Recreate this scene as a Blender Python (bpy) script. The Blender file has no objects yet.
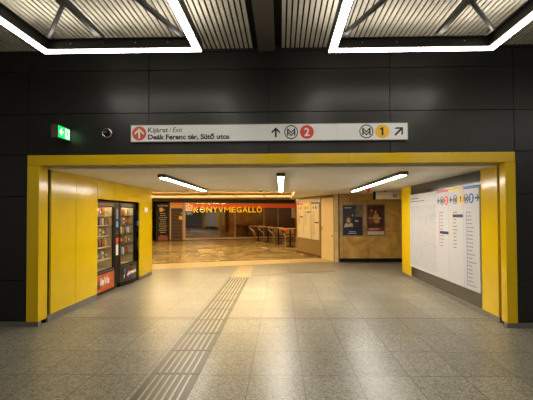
import bpy, bmesh, math, random
from mathutils import Vector, Matrix
random.seed(7)
S = bpy.context.scene
COL = S.collection

# ------------------------------------------------------------------ camera
F, PX, PY, CAMH = 365.0, 273.0, 208.0, 1.52
cam_d = bpy.data.cameras.new('camera'); cam = bpy.data.objects.new('camera', cam_d); COL.objects.link(cam)
yaw, pit, rol = math.atan(8/F), math.atan(7/F), 0.004
fw = Vector((-math.sin(yaw)*math.cos(pit), math.cos(yaw)*math.cos(pit), math.sin(pit)))
rt = Vector((math.cos(yaw), math.sin(yaw), 0)); up = rt.cross(fw)
R = rt*math.cos(rol) - up*math.sin(rol); U = up*math.cos(rol) + rt*math.sin(rol)
M = Matrix((R, U, -fw)).transposed().to_4x4(); M.translation = Vector((0, 0, CAMH))
cam.matrix_world = M
cam_d.sensor_fit = 'HORIZONTAL'; cam_d.sensor_width = 36.0; cam_d.lens = F/533*36.0
cam_d.shift_x = -(PX-266.5)/533; cam_d.shift_y = (PY-200.0)/533
cam_d.clip_start = 0.05; cam_d.clip_end = 200
S.camera = cam

# ------------------------------------------------------------------ world and exposure
w = bpy.data.worlds.new('world'); S.world = w; w.use_nodes = True
w.node_tree.nodes['Background'].inputs[0].default_value = (1.0, 0.96, 0.88, 1)
w.node_tree.nodes['Background'].inputs[1].default_value = 0.07
S.view_settings.view_transform = 'Standard'; S.view_settings.look = 'None'
S.view_settings.gamma = 1; S.view_settings.exposure = 1.0
try: S.view_settings.use_curve_mapping = False
except Exception: pass
FRAME_E, UP_E, PASS_E, HALL_E = 8.6, 8.8, 33.0, 80.0

# ------------------------------------------------------------------ materials
def lin(c):
    return tuple(((v/255)/12.92 if v/255 <= .04045 else ((v/255+.055)/1.055)**2.4) for v in c)
def mat(name, rgb, rough=.5, metal=0.0, emit=0.0, spec=.5, coat=0.0, bump=0.0, bscale=60, vary=0.0, vscale=4, ecol=None):
    m = bpy.data.materials.new(name); m.use_nodes = True
    nt = m.node_tree; b = nt.nodes['Principled BSDF']; c = lin(rgb)
    b.inputs['Base Color'].default_value = (*c, 1)
    b.inputs['Roughness'].default_value = rough; b.inputs['Metallic'].default_value = metal
    b.inputs['Specular IOR Level'].default_value = spec
    b.inputs['Coat Weight'].default_value = coat; b.inputs['Coat Roughness'].default_value = .12
    if emit:
        b.inputs['Emission Color'].default_value = (*(lin(ecol) if ecol else c), 1)
        b.inputs['Emission Strength'].default_value = emit
    tc = nt.nodes.new('ShaderNodeTexCoord')
    if vary:
        n = nt.nodes.new('ShaderNodeTexNoise'); n.inputs['Scale'].default_value = vscale; n.inputs['Detail'].default_value = 6
        nt.links.new(tc.outputs['Object'], n.inputs['Vector'])
        r = nt.nodes.new('ShaderNodeValToRGB')
        r.color_ramp.elements[0].position = .3; r.color_ramp.elements[1].position = .7
        r.color_ramp.elements[0].color = (*[max(0, v*(1-vary)) for v in c], 1)
        r.color_ramp.elements[1].color = (*[min(1, v*(1+vary)) for v in c], 1)
        nt.links.new(n.outputs['Fac'], r.inputs[0]); nt.links.new(r.outputs[0], b.inputs['Base Color'])
    if bump:
        n = nt.nodes.new('ShaderNodeTexNoise'); n.inputs['Scale'].default_value = bscale
        nt.links.new(tc.outputs['Object'], n.inputs['Vector'])
        bp = nt.nodes.new('ShaderNodeBump'); bp.inputs['Strength'].default_value = bump; bp.inputs['Distance'].default_value = .01
        nt.links.new(n.outputs['Fac'], bp.inputs['Height']); nt.links.new(bp.outputs[0], b.inputs['Normal'])
    return m

MT = {}
MT['dark_panel'] = mat('dark_panel', (31, 31, 28), .33, spec=.4, bump=.02, bscale=3, vary=.05, vscale=1.5)
MT['dark_gloss'] = mat('dark_panel_gloss', (40, 40, 38), .14, spec=.6)
MT['seam'] = mat('seam', (8, 8, 8), .7)
MT['yellow'] = mat('yellow_lacquer', (212, 177, 5), .17, spec=.5, bump=.015, bscale=2.0, vary=.03, vscale=3)
MT['yellow_edge'] = mat('yellow_edge', (120, 95, 8), .5)
MT['skirting'] = mat('skirting_metal', (120, 116, 108), .45, metal=.4, vary=.08, vscale=9)
MT['black'] = mat('black_plastic', (12, 12, 13), .5, spec=.22)
MT['steel_dark'] = mat('painted_steel', (34, 32, 29), .5, vary=.1, vscale=8)
MT['beam'] = mat('beam_paint', (92, 86, 76), .5, vary=.06, vscale=4)
MT['slat'] = mat('ceiling_slat', (206, 200, 184), .5, vary=.08, vscale=5)
MT['plenum'] = mat('plenum_black', (22, 20, 18), .8)
MT['pass_ceiling'] = mat('passage_ceiling_paint', (226, 222, 212), .6, vary=.03, vscale=2)
MT['lamp'] = mat('frame_lamp', (255, 250, 236), .4, emit=FRAME_E, ecol=(255, 248, 238))
MT['slat_fill'] = mat('added_uplight', (255, 250, 236), .4, emit=UP_E, ecol=(255, 246, 232))  # added glow for the frame tops, brightens the slatted ceiling
MT['tube'] = mat('passage_lamp', (255, 252, 246), .4, emit=PASS_E, ecol=(255, 248, 234))
MT['hall_fill_tube'] = mat('hall_fill_light', (255, 215, 150), .4, emit=HALL_E, ecol=(255, 222, 158))  # for the unseen tubes added to light the hall
MT['housing'] = mat('lamp_housing', (88, 80, 68), .45, metal=.3)
MT['sign_white'] = mat('sign_enamel', (222, 222, 220), .35)
MT['ink'] = mat('ink_black', (16, 16, 18), .5)
MT['ink_grey'] = mat('ink_grey', (120, 120, 126), .6)
MT['red_orange'] = mat('exit_orange', (196, 78, 36), .4)
MT['line_red'] = mat('line_red', (206, 56, 44), .4)
MT['line_yellow'] = mat('line_yellow', (232, 182, 20), .4)
MT['line_blue'] = mat('line_blue', (52, 106, 178), .4)
MT['navy'] = mat('navy', (24, 24, 74), .4)
MT['white'] = mat('white', (226, 224, 218), .45)
MT['board'] = mat('board_white', (184, 184, 187), .4)
MT['board_warm'] = mat('board_cream', (222, 208, 176), .45)
MT['chrome'] = mat('chrome', (205, 200, 190), .22, metal=1)
MT['green_lit'] = mat('exit_green', (10, 190, 70), .4, emit=1.1, ecol=(10, 225, 80))
MT['white_lit'] = mat('exit_white', (225, 245, 230), .4, emit=.62)
MT['cream_door'] = mat('cream_door', (226, 200, 148), .5, vary=.03)
MT['bronze'] = mat('brown_trim', (92, 62, 36), .5)
MT['shop_frame'] = mat('shop_frame', (178, 150, 126), .4, metal=.2)
MT['shop_dark'] = mat('shop_shutter', (92, 54, 24), .5, vary=.25, vscale=2)
MT['shop_deep'] = mat('shop_deep', (58, 36, 18), .6, vary=.2, vscale=3)
MT['fascia_red'] = mat('fascia_red', (236, 92, 30), .4, emit=.10)  # slight glow added to brighten the dimly lit shop band
MT['letter_y'] = mat('letter_yellow', (250, 190, 30), .4, emit=.35, ecol=(255, 180, 20))
MT['letter_r'] = mat('letter_outline', (120, 40, 10), .5)
MT['top_cream'] = mat('table_top', (196, 176, 140), .35, vary=.05)
MT['shell'] = mat('chair_shell', (170, 140, 84), .5)
MT['marble'] = None
MT['vend_in'] = mat('vending_interior', (196, 182, 150), .5)
MT['vend_lamp'] = mat('vending_lamp', (255, 250, 235), .4, emit=9, ecol=(255, 236, 200))
MT['vend_orange'] = mat('vending_orange', (186, 84, 40), .35, vary=.25, vscale=6)
MT['screen'] = mat('keypad_screen', (70, 130, 170), .4, emit=.35)
MT['pepsi_red'] = mat('logo_red', (220, 70, 40), .4); MT['pepsi_blue'] = mat('logo_blue', (40, 90, 190), .4)
MT['grey_plastic'] = mat('grey_plastic', (70, 64, 58), .4)
MT['alarm_red'] = mat('alarm_red', (180, 24, 24), .35)
MT['paper'] = mat('paper', (214, 208, 196), .6)
MT['paper_y'] = mat('paper_yellow', (224, 180, 70), .6)
MT['tile_tac'] = mat('tactile_base', (78, 70, 55), .45, vary=.18, vscale=30)
MT['tile_bar'] = mat('tactile_bar', (158, 148, 124), .3, vary=.12, vscale=30)
MT['strip_dark'] = mat('floor_strip_dark', (112, 104, 90), .4, vary=.1, vscale=12)
MT['map_grey'] = None

def glass(name, tint=(1, 1, 1), fac=.12, rough=.0):
    m = bpy.data.materials.new(name); m.use_nodes = True; nt = m.node_tree; nt.nodes.clear()
    o = nt.nodes.new('ShaderNodeOutputMaterial'); mx = nt.nodes.new('ShaderNodeMixShader')
    t = nt.nodes.new('ShaderNodeBsdfTransparent'); g = nt.nodes.new('ShaderNodeBsdfGlossy')
    t.inputs[0].default_value = (*tint, 1); g.inputs['Roughness'].default_value = rough
    ge = nt.nodes.new('ShaderNodeNewGeometry'); dt = nt.nodes.new('ShaderNodeVectorMath'); dt.operation = 'DOT_PRODUCT'
    nt.links.new(ge.outputs['Incoming'], dt.inputs[0]); nt.links.new(ge.outputs['Normal'], dt.inputs[1])
    prev = dt.outputs['Value']
    for op, v in (('ABSOLUTE', None), ('SUBTRACT', 1.0), ('POWER', 5.0), ('MULTIPLY_ADD', .9)):
        n = nt.nodes.new('ShaderNodeMath'); n.operation = op
        if op == 'SUBTRACT': n.inputs[0].default_value = 1.0; nt.links.new(prev, n.inputs[1])
        else:
            nt.links.new(prev, n.inputs[0])
            if v is not None: n.inputs[1].default_value = v
            if op == 'MULTIPLY_ADD': n.inputs[2].default_value = fac
        prev = n.outputs[0]
    nt.links.new(prev, mx.inputs[0])
    nt.links.new(t.outputs[0], mx.inputs[1]); nt.links.new(g.outputs[0], mx.inputs[2]); nt.links.new(mx.outputs[0], o.inputs[0])
    return m
MT['glass'] = glass('clear_glass', (1, 1, 1), .04)
MT['shop_glass'] = glass('shop_glass', (.75, .6, .42), .16, .02)

def node(nt, t, **kw):
    n = nt.nodes.new(t)
    for k, v in kw.items(): setattr(n, k, v)
    return n
def granite(name, a, b_, rough, tile=True, stain=.0, seam=(.42, .38, .30)):
    """speckled stone, tile joints every .5 m in x and .6 m in y"""
    m = bpy.data.materials.new(name); m.use_nodes = True; nt = m.node_tree; L = nt.links.new
    bs = nt.nodes['Principled BSDF']; bs.inputs['Roughness'].default_value = rough
    geo = node(nt, 'ShaderNodeNewGeometry')
    sp = node(nt, 'ShaderNodeTexVoronoi'); sp.inputs['Scale'].default_value = 75
    n2 = node(nt, 'ShaderNodeTexNoise'); n2.inputs['Scale'].default_value = 48; n2.inputs['Detail'].default_value = 8; n2.inputs['Roughness'].default_value = .8
    L(geo.outputs['Position'], sp.inputs['Vector']); L(geo.outputs['Position'], n2.inputs['Vector'])
    sep = node(nt, 'ShaderNodeSeparateColor'); L(sp.outputs['Color'], sep.inputs[0])
    mixf = node(nt, 'ShaderNodeMath', operation='MULTIPLY_ADD'); L(sep.outputs[0], mixf.inputs[0]); mixf.inputs[1].default_value = .55
    mm = node(nt, 'ShaderNodeMath', operation='MULTIPLY'); L(n2.outputs['Fac'], mm.inputs[0]); mm.inputs[1].default_value = .45
    L(mm.outputs[0], mixf.inputs[2])
    r = node(nt, 'ShaderNodeValToRGB'); r.color_ramp.elements[0].position = .18; r.color_ramp.elements[1].position = .82
    r.color_ramp.elements[0].color = (*lin(a), 1); r.color_ramp.elements[1].color = (*lin(b_), 1)
    L(mixf.outputs[0], r.inputs[0]); col = r.outputs[0]
    # large scale wear
    n3 = node(nt, 'ShaderNodeTexNoise'); n3.inputs['Scale'].default_value = .9; n3.inputs['Detail'].default_value = 5
    L(geo.outputs['Position'], n3.inputs['Vector'])
    r3 = node(nt, 'ShaderNodeMapRange'); r3.inputs[1].default_value = .35; r3.inputs[2].default_value = .68
    r3.inputs[3].default_value = 1-stain; r3.inputs[4].default_value = 1+stain*.4
    L(n3.outputs['Fac'], r3.inputs[0])
    vm = node(nt, 'ShaderNodeVectorMath', operation='SCALE'); L(col, vm.inputs[0]); L(r3.outputs[0], vm.inputs['Scale']); col = vm.outputs[0]
    rr = node(nt, 'ShaderNodeMapRange'); rr.inputs[1].default_value = .35; rr.inputs[2].default_value = .65
    rr.inputs[3].default_value = rough*.94; rr.inputs[4].default_value = rough*1.08
    L(n3.outputs['Fac'], rr.inputs[0]); L(rr.outputs[0], bs.inputs['Roughness'])
    if tile:
        sx = node(nt, 'ShaderNodeSeparateXYZ'); L(geo.outputs['Position'], sx.inputs[0])
        def joint(out, off, per, wd):
            a1 = node(nt, 'ShaderNodeMath', operation='SUBTRACT'); L(out, a1.inputs[0]); a1.inputs[1].default_value = off
            a2 = node(nt, 'ShaderNodeMath', operation='PINGPONG'); L(a1.outputs[0], a2.inputs[0]); a2.inputs[1].default_value = per/2
            a3 = node(nt, 'ShaderNodeMath', operation='LESS_THAN'); L(a2.outputs[0], a3.inputs[0]); a3.inputs[1].default_value = wd
            fl = node(nt, 'ShaderNodeMath', operation='DIVIDE'); L(a1.outputs[0], fl.inputs[0]); fl.inputs[1].default_value = per
            f2 = node(nt, 'ShaderNodeMath', operation='FLOOR'); L(fl.outputs[0], f2.inputs[0])
            return a3.outputs[0], f2.outputs[0]
        jx, ix = joint(sx.outputs[0], -.30, .5, .0048); jy, iy = joint(sx.outputs[1], 5.922, .609, .0055)
        cb = node(nt, 'ShaderNodeCombineXYZ'); L(ix, cb.inputs[0]); L(iy, cb.inputs[1])
        wn = node(nt, 'ShaderNodeTexWhiteNoise'); L(cb.outputs[0], wn.inputs['Vector'])
        tr = node(nt, 'ShaderNodeMapRange'); tr.inputs[3].default_value = .86; tr.inputs[4].default_value = 1.1; L(wn.outputs['Value'], tr.inputs[0])
        v2 = node(nt, 'ShaderNodeVectorMath', operation='SCALE'); L(col, v2.inputs[0]); L(tr.outputs[0], v2.inputs['Scale'])
        mx = node(nt, 'ShaderNodeMath', operation='MAXIMUM'); L(jx, mx.inputs[0]); L(jy, mx.inputs[1])
        mc = node(nt, 'ShaderNodeMix', data_type='RGBA'); L(mx.outputs[0], mc.inputs[0]); L(v2.outputs[0], mc.inputs[6])
        mc.inputs[7].default_value = (*[v*.15 for v in seam], 1); col = mc.outputs[2]
    L(col, bs.inputs['Base Color'])
    return m
MT['granite_out'] = granite('granite_speckled', (72, 69, 60), (158, 153, 137), .35, stain=.10)
MT['granite_in'] = granite('granite_passage', (96, 91, 78), (160, 154, 136), .34, stain=.22)
MT['travertine'] = granite('travertine_strip', (186, 160, 104), (222, 198, 140), .35, tile=False, stain=.08)
def stone(name, a, b_, rough, scale, tile=(1.0, .7), axes='XZ'):
    m = bpy.data.materials.new(name); m.use_nodes = True; nt = m.node_tree; L = nt.links.new
    bs = nt.nodes['Principled BSDF']; bs.inputs['Roughness'].default_value = rough
    geo = node(nt, 'ShaderNodeTexCoord')
    n = node(nt, 'ShaderNodeTexNoise'); n.inputs['Scale'].default_value = scale; n.inputs['Detail'].default_value = 9; n.inputs['Distortion'].default_value = 1.4; n.inputs['Roughness'].default_value = .62
    L(geo.outputs['Object'], n.inputs['Vector'])
    r = node(nt, 'ShaderNodeValToRGB'); r.color_ramp.elements[0].position = .34; r.color_ramp.elements[1].position = .68
    r.color_ramp.elements[0].color = (*lin(a), 1); r.color_ramp.elements[1].color = (*lin(b_), 1)
    L(n.outputs['Fac'], r.inputs[0]); col = r.outputs[0]
    sx = node(nt, 'ShaderNodeSeparateXYZ'); L(geo.outputs['Object'], sx.inputs[0])
    outs = []
    for ax, per in zip(axes, tile):
        a2 = node(nt, 'ShaderNodeMath', operation='PINGPONG'); L(sx.outputs['XYZ'.index(ax)], a2.inputs[0]); a2.inputs[1].default_value = per/2
        a3 = node(nt, 'ShaderNodeMath', operation='LESS_THAN'); L(a2.outputs[0], a3.inputs[0]); a3.inputs[1].default_value = .004; outs.append(a3.outputs[0])
    mx = node(nt, 'ShaderNodeMath', operation='MAXIMUM'); L(outs[0], mx.inputs[0]); L(outs[1], mx.inputs[1])
    mc = node(nt, 'ShaderNodeMix', data_type='RGBA'); L(mx.outputs[0], mc.inputs[0]); L(col, mc.inputs[6])
    mc.inputs[7].default_value = (*[v*.5 for v in lin(a)], 1)
    L(mc.outputs[2], bs.inputs['Base Color']); return m
MT['marble_wall'] = stone('marble_wall', (158, 116, 48), (218, 172, 88), .32, 1.6, (1.0, .98))
MT['marble_wall_light'] = stone('marble_wall_light', (200, 170, 108), (228, 200, 138), .35, 1.4, (1.0, 1.0))
MT['marble_floor'] = stone('marble_floor', (146, 126, 84), (202, 180, 130), .18, 1.1, (.9, .9), 'XY')
def streetmap():
    m = bpy.data.materials.new('street_map_print'); m.use_nodes = True; nt = m.node_tree; L = nt.links.new
    bs = nt.nodes['Principled BSDF']; bs.inputs['Roughness'].default_value = .4
    tc = node(nt, 'ShaderNodeTexCoord')
    dn = node(nt, 'ShaderNodeTexNoise'); dn.inputs['Scale'].default_value = 3; L(tc.outputs['Object'], dn.inputs['Vector'])
    vm = node(nt, 'ShaderNodeVectorMath', operation='MULTIPLY_ADD'); L(dn.outputs['Color'], vm.inputs[0]); vm.inputs[1].default_value = (.25, .25, .25); L(tc.outputs['Object'], vm.inputs[2])
    base = (*lin((176, 178, 178)), 1); prev = None
    for sc, wd, c in ((26, .035, (160, 160, 166)), (9, .022, (190, 166, 166)), (5, .02, (160, 158, 176)), (3, .012, (150, 158, 176))):
        v = node(nt, 'ShaderNodeTexVoronoi', feature='DISTANCE_TO_EDGE'); v.inputs['Scale'].default_value = sc; L(vm.outputs[0], v.inputs['Vector'])
        lt = node(nt, 'ShaderNodeMath', operation='LESS_THAN'); lt.inputs[1].default_value = wd; L(v.outputs['Distance'], lt.inputs[0])
        mc = node(nt, 'ShaderNodeMix', data_type='RGBA'); L(lt.outputs[0], mc.inputs[0])
        if prev is None: mc.inputs[6].default_value = base
        else: L(prev, mc.inputs[6])
        mc.inputs[7].default_value = (*lin(c), 1); prev = mc.outputs[2]
    L(prev, bs.inputs['Base Color']); return m
MT['map'] = streetmap()

# ------------------------------------------------------------------ mesh helpers
def link(name, bm, material, parent=None, smooth=False, mw=None):
    me = bpy.data.meshes.new(name); bmesh.ops.recalc_face_normals(bm, faces=bm.faces); bm.to_mesh(me); bm.free()
    ms = material if isinstance(material, (list, tuple)) else [material]
    for q in ms: me.materials.append(MT[q] if isinstance(q, str) else q)
    if smooth:
        for p in me.polygons: p.use_smooth = True
    o = bpy.data.objects.new(name, me); COL.objects.link(o)
    if parent is not None: o.parent = parent
    if mw is not None: o.matrix_world = mw
    return o
def bx(bm, x0, y0, z0, x1, y1, z1, bev=0.0, mi=0):
    x0, x1 = sorted((x0, x1)); y0, y1 = sorted((y0, y1)); z0, z1 = sorted((z0, z1))
    vs = [bm.verts.new(p) for p in ((x0,y0,z0),(x1,y0,z0),(x1,y1,z0),(x0,y1,z0),(x0,y0,z1),(x1,y0,z1),(x1,y1,z1),(x0,y1,z1))]
    fs = [bm.faces.new([vs[i] for i in q]) for q in ((0,3,2,1),(4,5,6,7),(0,1,5,4),(1,2,6,5),(2,3,7,6),(3,0,4,7))]
    for f_ in fs: f_.material_index = mi
    if bev:
        es = list({e for f_ in fs for e in f_.edges})
        bmesh.ops.bevel(bm, geom=es, offset=bev, segments=2, affect='EDGES', profile=.6)
    return bm
def box(*a, **k): return bx(bmesh.new(), *a, **k)
def prism(bm, pts, z0, z1, mi=0):
    b = [bm.verts.new((p[0], p[1], z0)) for p in pts]; t = [bm.verts.new((p[0], p[1], z1)) for p in pts]
    n = len(pts); fs = [bm.faces.new(b[::-1]), bm.faces.new(t)]
    for i in range(n): fs.append(bm.faces.new((b[i], b[(i+1) % n], t[(i+1) % n], t[i])))
    for f_ in fs: f_.material_index = mi
    return bm
def ngon(cx, cy, r, n=32, a0=0.0, ry=None):
    return [(cx+r*math.cos(a0+2*math.pi*i/n), cy+(ry or r)*math.sin(a0+2*math.pi*i/n)) for i in range(n)]
def ring(bm, cx, cy, r1, r2, z0, z1, n=40):
    """flat annulus in local xy"""
    L = []
    for r in (r1, r2):
        for z in (z0, z1): L.append([bm.verts.new((cx+r*math.cos(2*math.pi*i/n), cy+r*math.sin(2*math.pi*i/n), z)) for i in range(n)])
    a, b, c, d = L
    for i in range(n):
        j = (i+1) % n
        bm.faces.new((b[i], b[j], d[j], d[i])); bm.faces.new((a[i], c[i], c[j], a[j]))
        bm.faces.new((a[i], a[j], b[j], b[i])); bm.faces.new((c[i], d[i], d[j], c[j]))
    return bm
def tube(bm, pts, r, n=10):
    pts = [Vector(p) for p in pts]; rings = []
    for i, p in enumerate(pts):
        d = (pts[min(i+1, len(pts)-1)] - pts[max(i-1, 0)]).normalized()
        a = d.orthogonal().normalized() if i == 0 else (rings[-1][1] - d*rings[-1][1].dot(d)).normalized()
        b = d.cross(a); rr = r[i] if isinstance(r, (list, tuple)) else r
        rings.append(([bm.verts.new(p + (a*math.cos(2*math.pi*k/n) + b*math.sin(2*math.pi*k/n))*rr) for k in range(n)], a))
    for i in range(len(rings)-1):
        for k in range(n):
            bm.faces.new((rings[i][0][k], rings[i][0][(k+1) % n], rings[i+1][0][(k+1) % n], rings[i+1][0][k]))
    bm.faces.new(rings[0][0][::-1]); bm.faces.new(rings[-1][0]); return bm
def lathe(bm, prof, cx=0, cy=0, n=20):
    rs = [[bm.verts.new((cx+r*math.cos(2*math.pi*k/n), cy+r*math.sin(2*math.pi*k/n), z)) for k in range(n)] for r, z in prof]
    for i in range(len(rs)-1):
        for k in range(n): bm.faces.new((rs[i][k], rs[i][(k+1) % n], rs[i+1][(k+1) % n], rs[i+1][k]))
    bm.faces.new(rs[0][::-1]); bm.faces.new(rs[-1]); return bm
def struct(name, bm, m, **k):
    o = link(name, bm, m, **k); o['kind'] = 'structure'; return o
def tag(o, label, cat, group=None):
    o['label'] = label; o['category'] = cat
    if group: o['group'] = group
    return o
def thing(name, label, cat, loc=(0, 0, 0), rot=0.0, group=None, mw=None):
    o = bpy.data.objects.new(name, None); COL.objects.link(o); o.empty_display_size = .1
    o.location = loc; o.rotation_euler = (0, 0, rot)
    if mw is not None: o.matrix_world = mw
    return tag(o, label, cat, group)
def facing(origin, u):
    """local x along the wall (reading direction u), y up, z out of the wall"""
    u = Vector(u).normalized(); v = Vector((0, 0, 1)); n = u.cross(v)
    m = Matrix((u, v, n)).transposed().to_4x4(); m.translation = Vector(origin); return m
def text(name, s, size, x, y, z, material, parent, width=None, space=1.0, bold=0.0, shear=0.0, ext=.001, align='LEFT', height=None):
    c = bpy.data.curves.new(name, 'FONT'); c.body = s; c.size = size; c.offset = bold; c.shear = shear
    c.extrude = ext; c.align_x = align; c.resolution_u = 3; c.space_character = space
    t = bpy.data.objects.new(name, c); COL.objects.link(t)
    dg = bpy.context.evaluated_depsgraph_get(); dg.update()
    me = bpy.data.meshes.new_from_object(t.evaluated_get(dg)); bpy.data.objects.remove(t); bpy.data.curves.remove(c)
    xs = [v.co.x for v in me.vertices]; ys = [v.co.y for v in me.vertices]
    sx = width/(max(xs)-min(xs)) if width else 1
    sy = height/(max(ys)-min(ys)) if height else 1
    if align == 'LEFT': off = -min(xs)*sx
    else: off = -(max(xs)+min(xs))/2*sx
    yo = -min(ys)*sy if height else 0
    for v in me.vertices: v.co = Vector((v.co.x*sx+off+x, v.co.y*sy+yo+y, v.co.z+z))
    me.materials.clear(); me.materials.append(MT[material] if isinstance(material, str) else material)
    o = bpy.data.objects.new(name, me); COL.objects.link(o); o.parent = parent; return o
def arrow(bm, cx, cy, L, ang, th, z0, z1, head=.42):
    """arrow pointing along ang, made of a bar and a two-stroke head"""
    ca, sa = math.cos(ang), math.sin(ang)
    def tr(p): return (cx + p[0]*ca - p[1]*sa, cy + p[0]*sa + p[1]*ca)
    h = L*head; t = th
    pts = [(-L/2, -t/2), (L/2-t*.9, -t/2), (L/2-h, -h+t*.2), (L/2-h-t*.1+t*.0, -h-t*.0), (L/2-h+t*.9, -h-t*.0)]
    prism(bm, [tr(p) for p in ((-L/2, -t/2), (L/2-t*.7, -t/2), (L/2-t*.7, t/2), (-L/2, t/2))], z0, z1)
    for s in (1, -1):
        q = [(L/2, 0), (L/2-h, s*h), (L/2-h-t*1.15, s*h), (L/2-t*1.15, 0)]
        q = [(L/2, 0), (L/2-h, s*h), (L/2-h-t*.7, s*(h-t*.7)) if False else (L/2-h-t*1.2, s*h), (L/2-t*1.2, 0)]
        prism(bm, [tr(p) for p in (q if s > 0 else q[::-1])], z0, z1)
    return bm
def metro_m(parent, cx, cy, r, z):
    bm = bmesh.new(); ring(bm, cx, cy, r, r*.86, z, z+.002)
    k = r*.50; t = r*.19; h = r*.52                      # M whose middle is a double chevron
    for q in (-1, 1):
        bx(bm, cx+q*k-t/2, cy-h, z, cx+q*k+t/2, cy+h, z+.002)
        for dy in (0, -r*.42):
            xo, yo = q*(k-t*.3), h+dy
            prism(bm, [(cx+xo, cy+yo), (cx+xo, cy+yo-t*1.2), (cx, cy+yo-t*1.2-k*.95), (cx, cy+yo-k*.95)], z, z+.002)
    return link('metro_emblem', bm, 'ink', parent)

# ================================================================== STRUCTURE
YW = 4.98          # front wall face
ZC = 3.81          # platform ceiling
ZP = 2.19          # passage ceiling
XL, XR = -3.335, 3.05
struct('floor', box(-9.5, -5, -.06, 9.5, 5.41, 0), 'granite_out')
bm = bmesh.new()
prism(bm, [(-9.5, 5.41), (9.5, 5.41), (9.5, 12.6), (3.92, 12.0), (.895, 11.824), (-3.609, 10.227), (-9.5, 8.15)], -.06, 0)
struct('floor', bm, 'granite_in')
bm = bmesh.new()
prism(bm, [(-9.5, 8.15), (-3.609, 10.227), (.895, 11.824), (3.92, 12.0), (3.92, 12.9), (.967, 12.77), (-4.059, 11.35), (-9.5, 9.4)], -.06, 0)
struct('floor', bm, 'travertine')
bm = bmesh.new()
prism(bm, [(-9.5, 9.4), (-4.059, 11.35), (.967, 12.77), (3.92, 12.9), (3.92, 30), (-9.5, 30)], -.06, 0)
struct('floor', bm, 'marble_floor')
bm = bmesh.new(); prism(bm, [(-.70, 9.12), (1.45, 9.86), (1.43, 9.99), (-.72, 9.25)], 0.0005, .004)
struct('trim_1', bm, 'strip_dark')
bm = bmesh.new(); prism(bm, [(-3.75, 16.3), (-2.9, 16.3), (-2.62, 14.95), (-3.4, 14.95)], 0.0005, .004)
struct('trim_2', bm, 'travertine')
struct('trim_3', box(-3.3, 5.405, 0.0003, 3.03, 5.415, .003), 'skirting')

# front wall: dark cladding panels with open joints over a black backing
bm = bmesh.new()
g = .004
def pan(x0, x1, z0, z1):
    bx(bm, x0+g, YW, z0+g, x1-g, YW+.03, z1-g, bev=.002)
    # backing
xs = [-9.5, -8.58, -6.89, -5.2, -3.51, -1.82, -.165, 1.49, 3.153, 4.84, 6.5, 8.2, 9.5]
for a, b in zip(xs, xs[1:]):
    if -3.6 < (a+b)/2 < 3.2: zs = [2.36, 2.935, 3.527, ZC]
    else: zs = [.063, .63, 1.79, 2.37, 2.935, 3.527, ZC]
    for c, d in zip(zs, zs[1:]): pan(a, b, c, d)
struct('wall_front', bm, 'dark_panel')
bm = bmesh.new()
bx(bm, -9.5, YW+.03, 0, -3.51, YW+.16, ZC); bx(bm, 3.153, YW+.03, 0, 9.5, YW+.16, ZC); bx(bm, -3.51, YW+.03, 2.36, 3.153, YW+.16, ZC)
struct('wall_front_backing', bm, 'seam')
bm = bmesh.new()
bx(bm, -9.5, YW-.014, 0, -3.339, YW+.05, .063); bx(bm, 3.008, YW-.014, 0, 9.5, YW+.05, .063)
struct('baseboard_front', bm, 'skirting')

# yellow portal
def portal(name, bm): o = struct(name, bm, 'yellow'); return o
bm = bmesh.new()
for a, b in ((-3.511, -1.27), (-1.27, .93), (.93, 3.153)):
    bx(bm, a+.001, YW-.012, 2.222, b-.001, YW+.24, 2.36, bev=.003)
portal('trim_4', bm)
portal('trim_5', box(-3.511, YW-.012, .063, -3.345, YW+.185, 2.219, bev=.004))
portal('trim_6', box(3.018, YW-.012, .063, 3.155, YW+.12, 2.219, bev=.004))

# passage side walls
def lj(bm, y0, y1, z0, z1): bx(bm, XL-.03, y0+.004, z0+.003, XL, y1-.004, z1-.0025, bev=.003)
bm = bmesh.new()
for a, b in ((5.225, 5.87), (5.87, 6.57)): lj(bm, a, b, .10, ZP)
for a, b in ((6.57, 7.22), (7.22, 7.88), (7.88, 8.55)): lj(bm, a, b, 1.825, ZP)
lj(bm, 8.55, 8.69, .08, ZP); lj(bm, 8.69, 9.38, 1.68, ZP); lj(bm, 8.69, 9.38, .08, 1.68)
struct('wall_left', bm, 'yellow')
bm = bmesh.new()                                   # core of the left wall with the niche for the machines
bx(bm, -4.6, 5.145, 0, XL-.03, 6.54, ZP); bx(bm, -4.6, 8.82, 0, XL-.03, 9.37, ZP)
bx(bm, -4.6, 6.54, 1.86, XL-.03, 8.82, ZP); bx(bm, -4.6, 6.54, 0, -4.5, 8.82, 1.86)
struct('wall_left_core', bm, 'black')
struct('baseboard_left', bx(bx(bmesh.new(), XL-.04, 5.165, 0, XL-.002, 6.57, .10), XL-.04, 8.55, 0, XL-.002, 9.37, .08), 'skirting')
struct('wall_left_end', box(-9.5, 9.37, 0, XL-.032, 9.45, 2.5), 'marble_wall')
bm = bmesh.new()
for a, b in ((5.215, 5.64), (8.66, 9.30)): bx(bm, XR, a, .075, XR+.04, b, ZP, bev=.003)
struct('wall_right', bm, 'yellow')
bm = bmesh.new()
for a, b in ((5.64, 6.18), (6.18, 6.68), (6.68, 7.23), (7.23, 8.66)):
    bx(bm, XR+.012, a+.002, 1.985, XR+.04, b-.002, ZP); bx(bm, XR+.012, a+.002, .075, XR+.04, b-.002, .30)
bx(bm, XR+.03, 5.64, .3, XR+.04, 8.66, 1.985)
struct('wall_right_cladding', bm, 'dark_gloss')
struct('wall_right_core', box(XR+.04, 5.16, 0, XR+.3, 9.30, 2.5), 'black')
struct('baseboard_right', box(XR, 5.20, 0, XR+.04, 9.30, .075), 'skirting')
struct('wall_right_end', box(XR+.30, 9.2, 0, 7, 9.3, 2.5), 'marble_wall')

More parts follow.
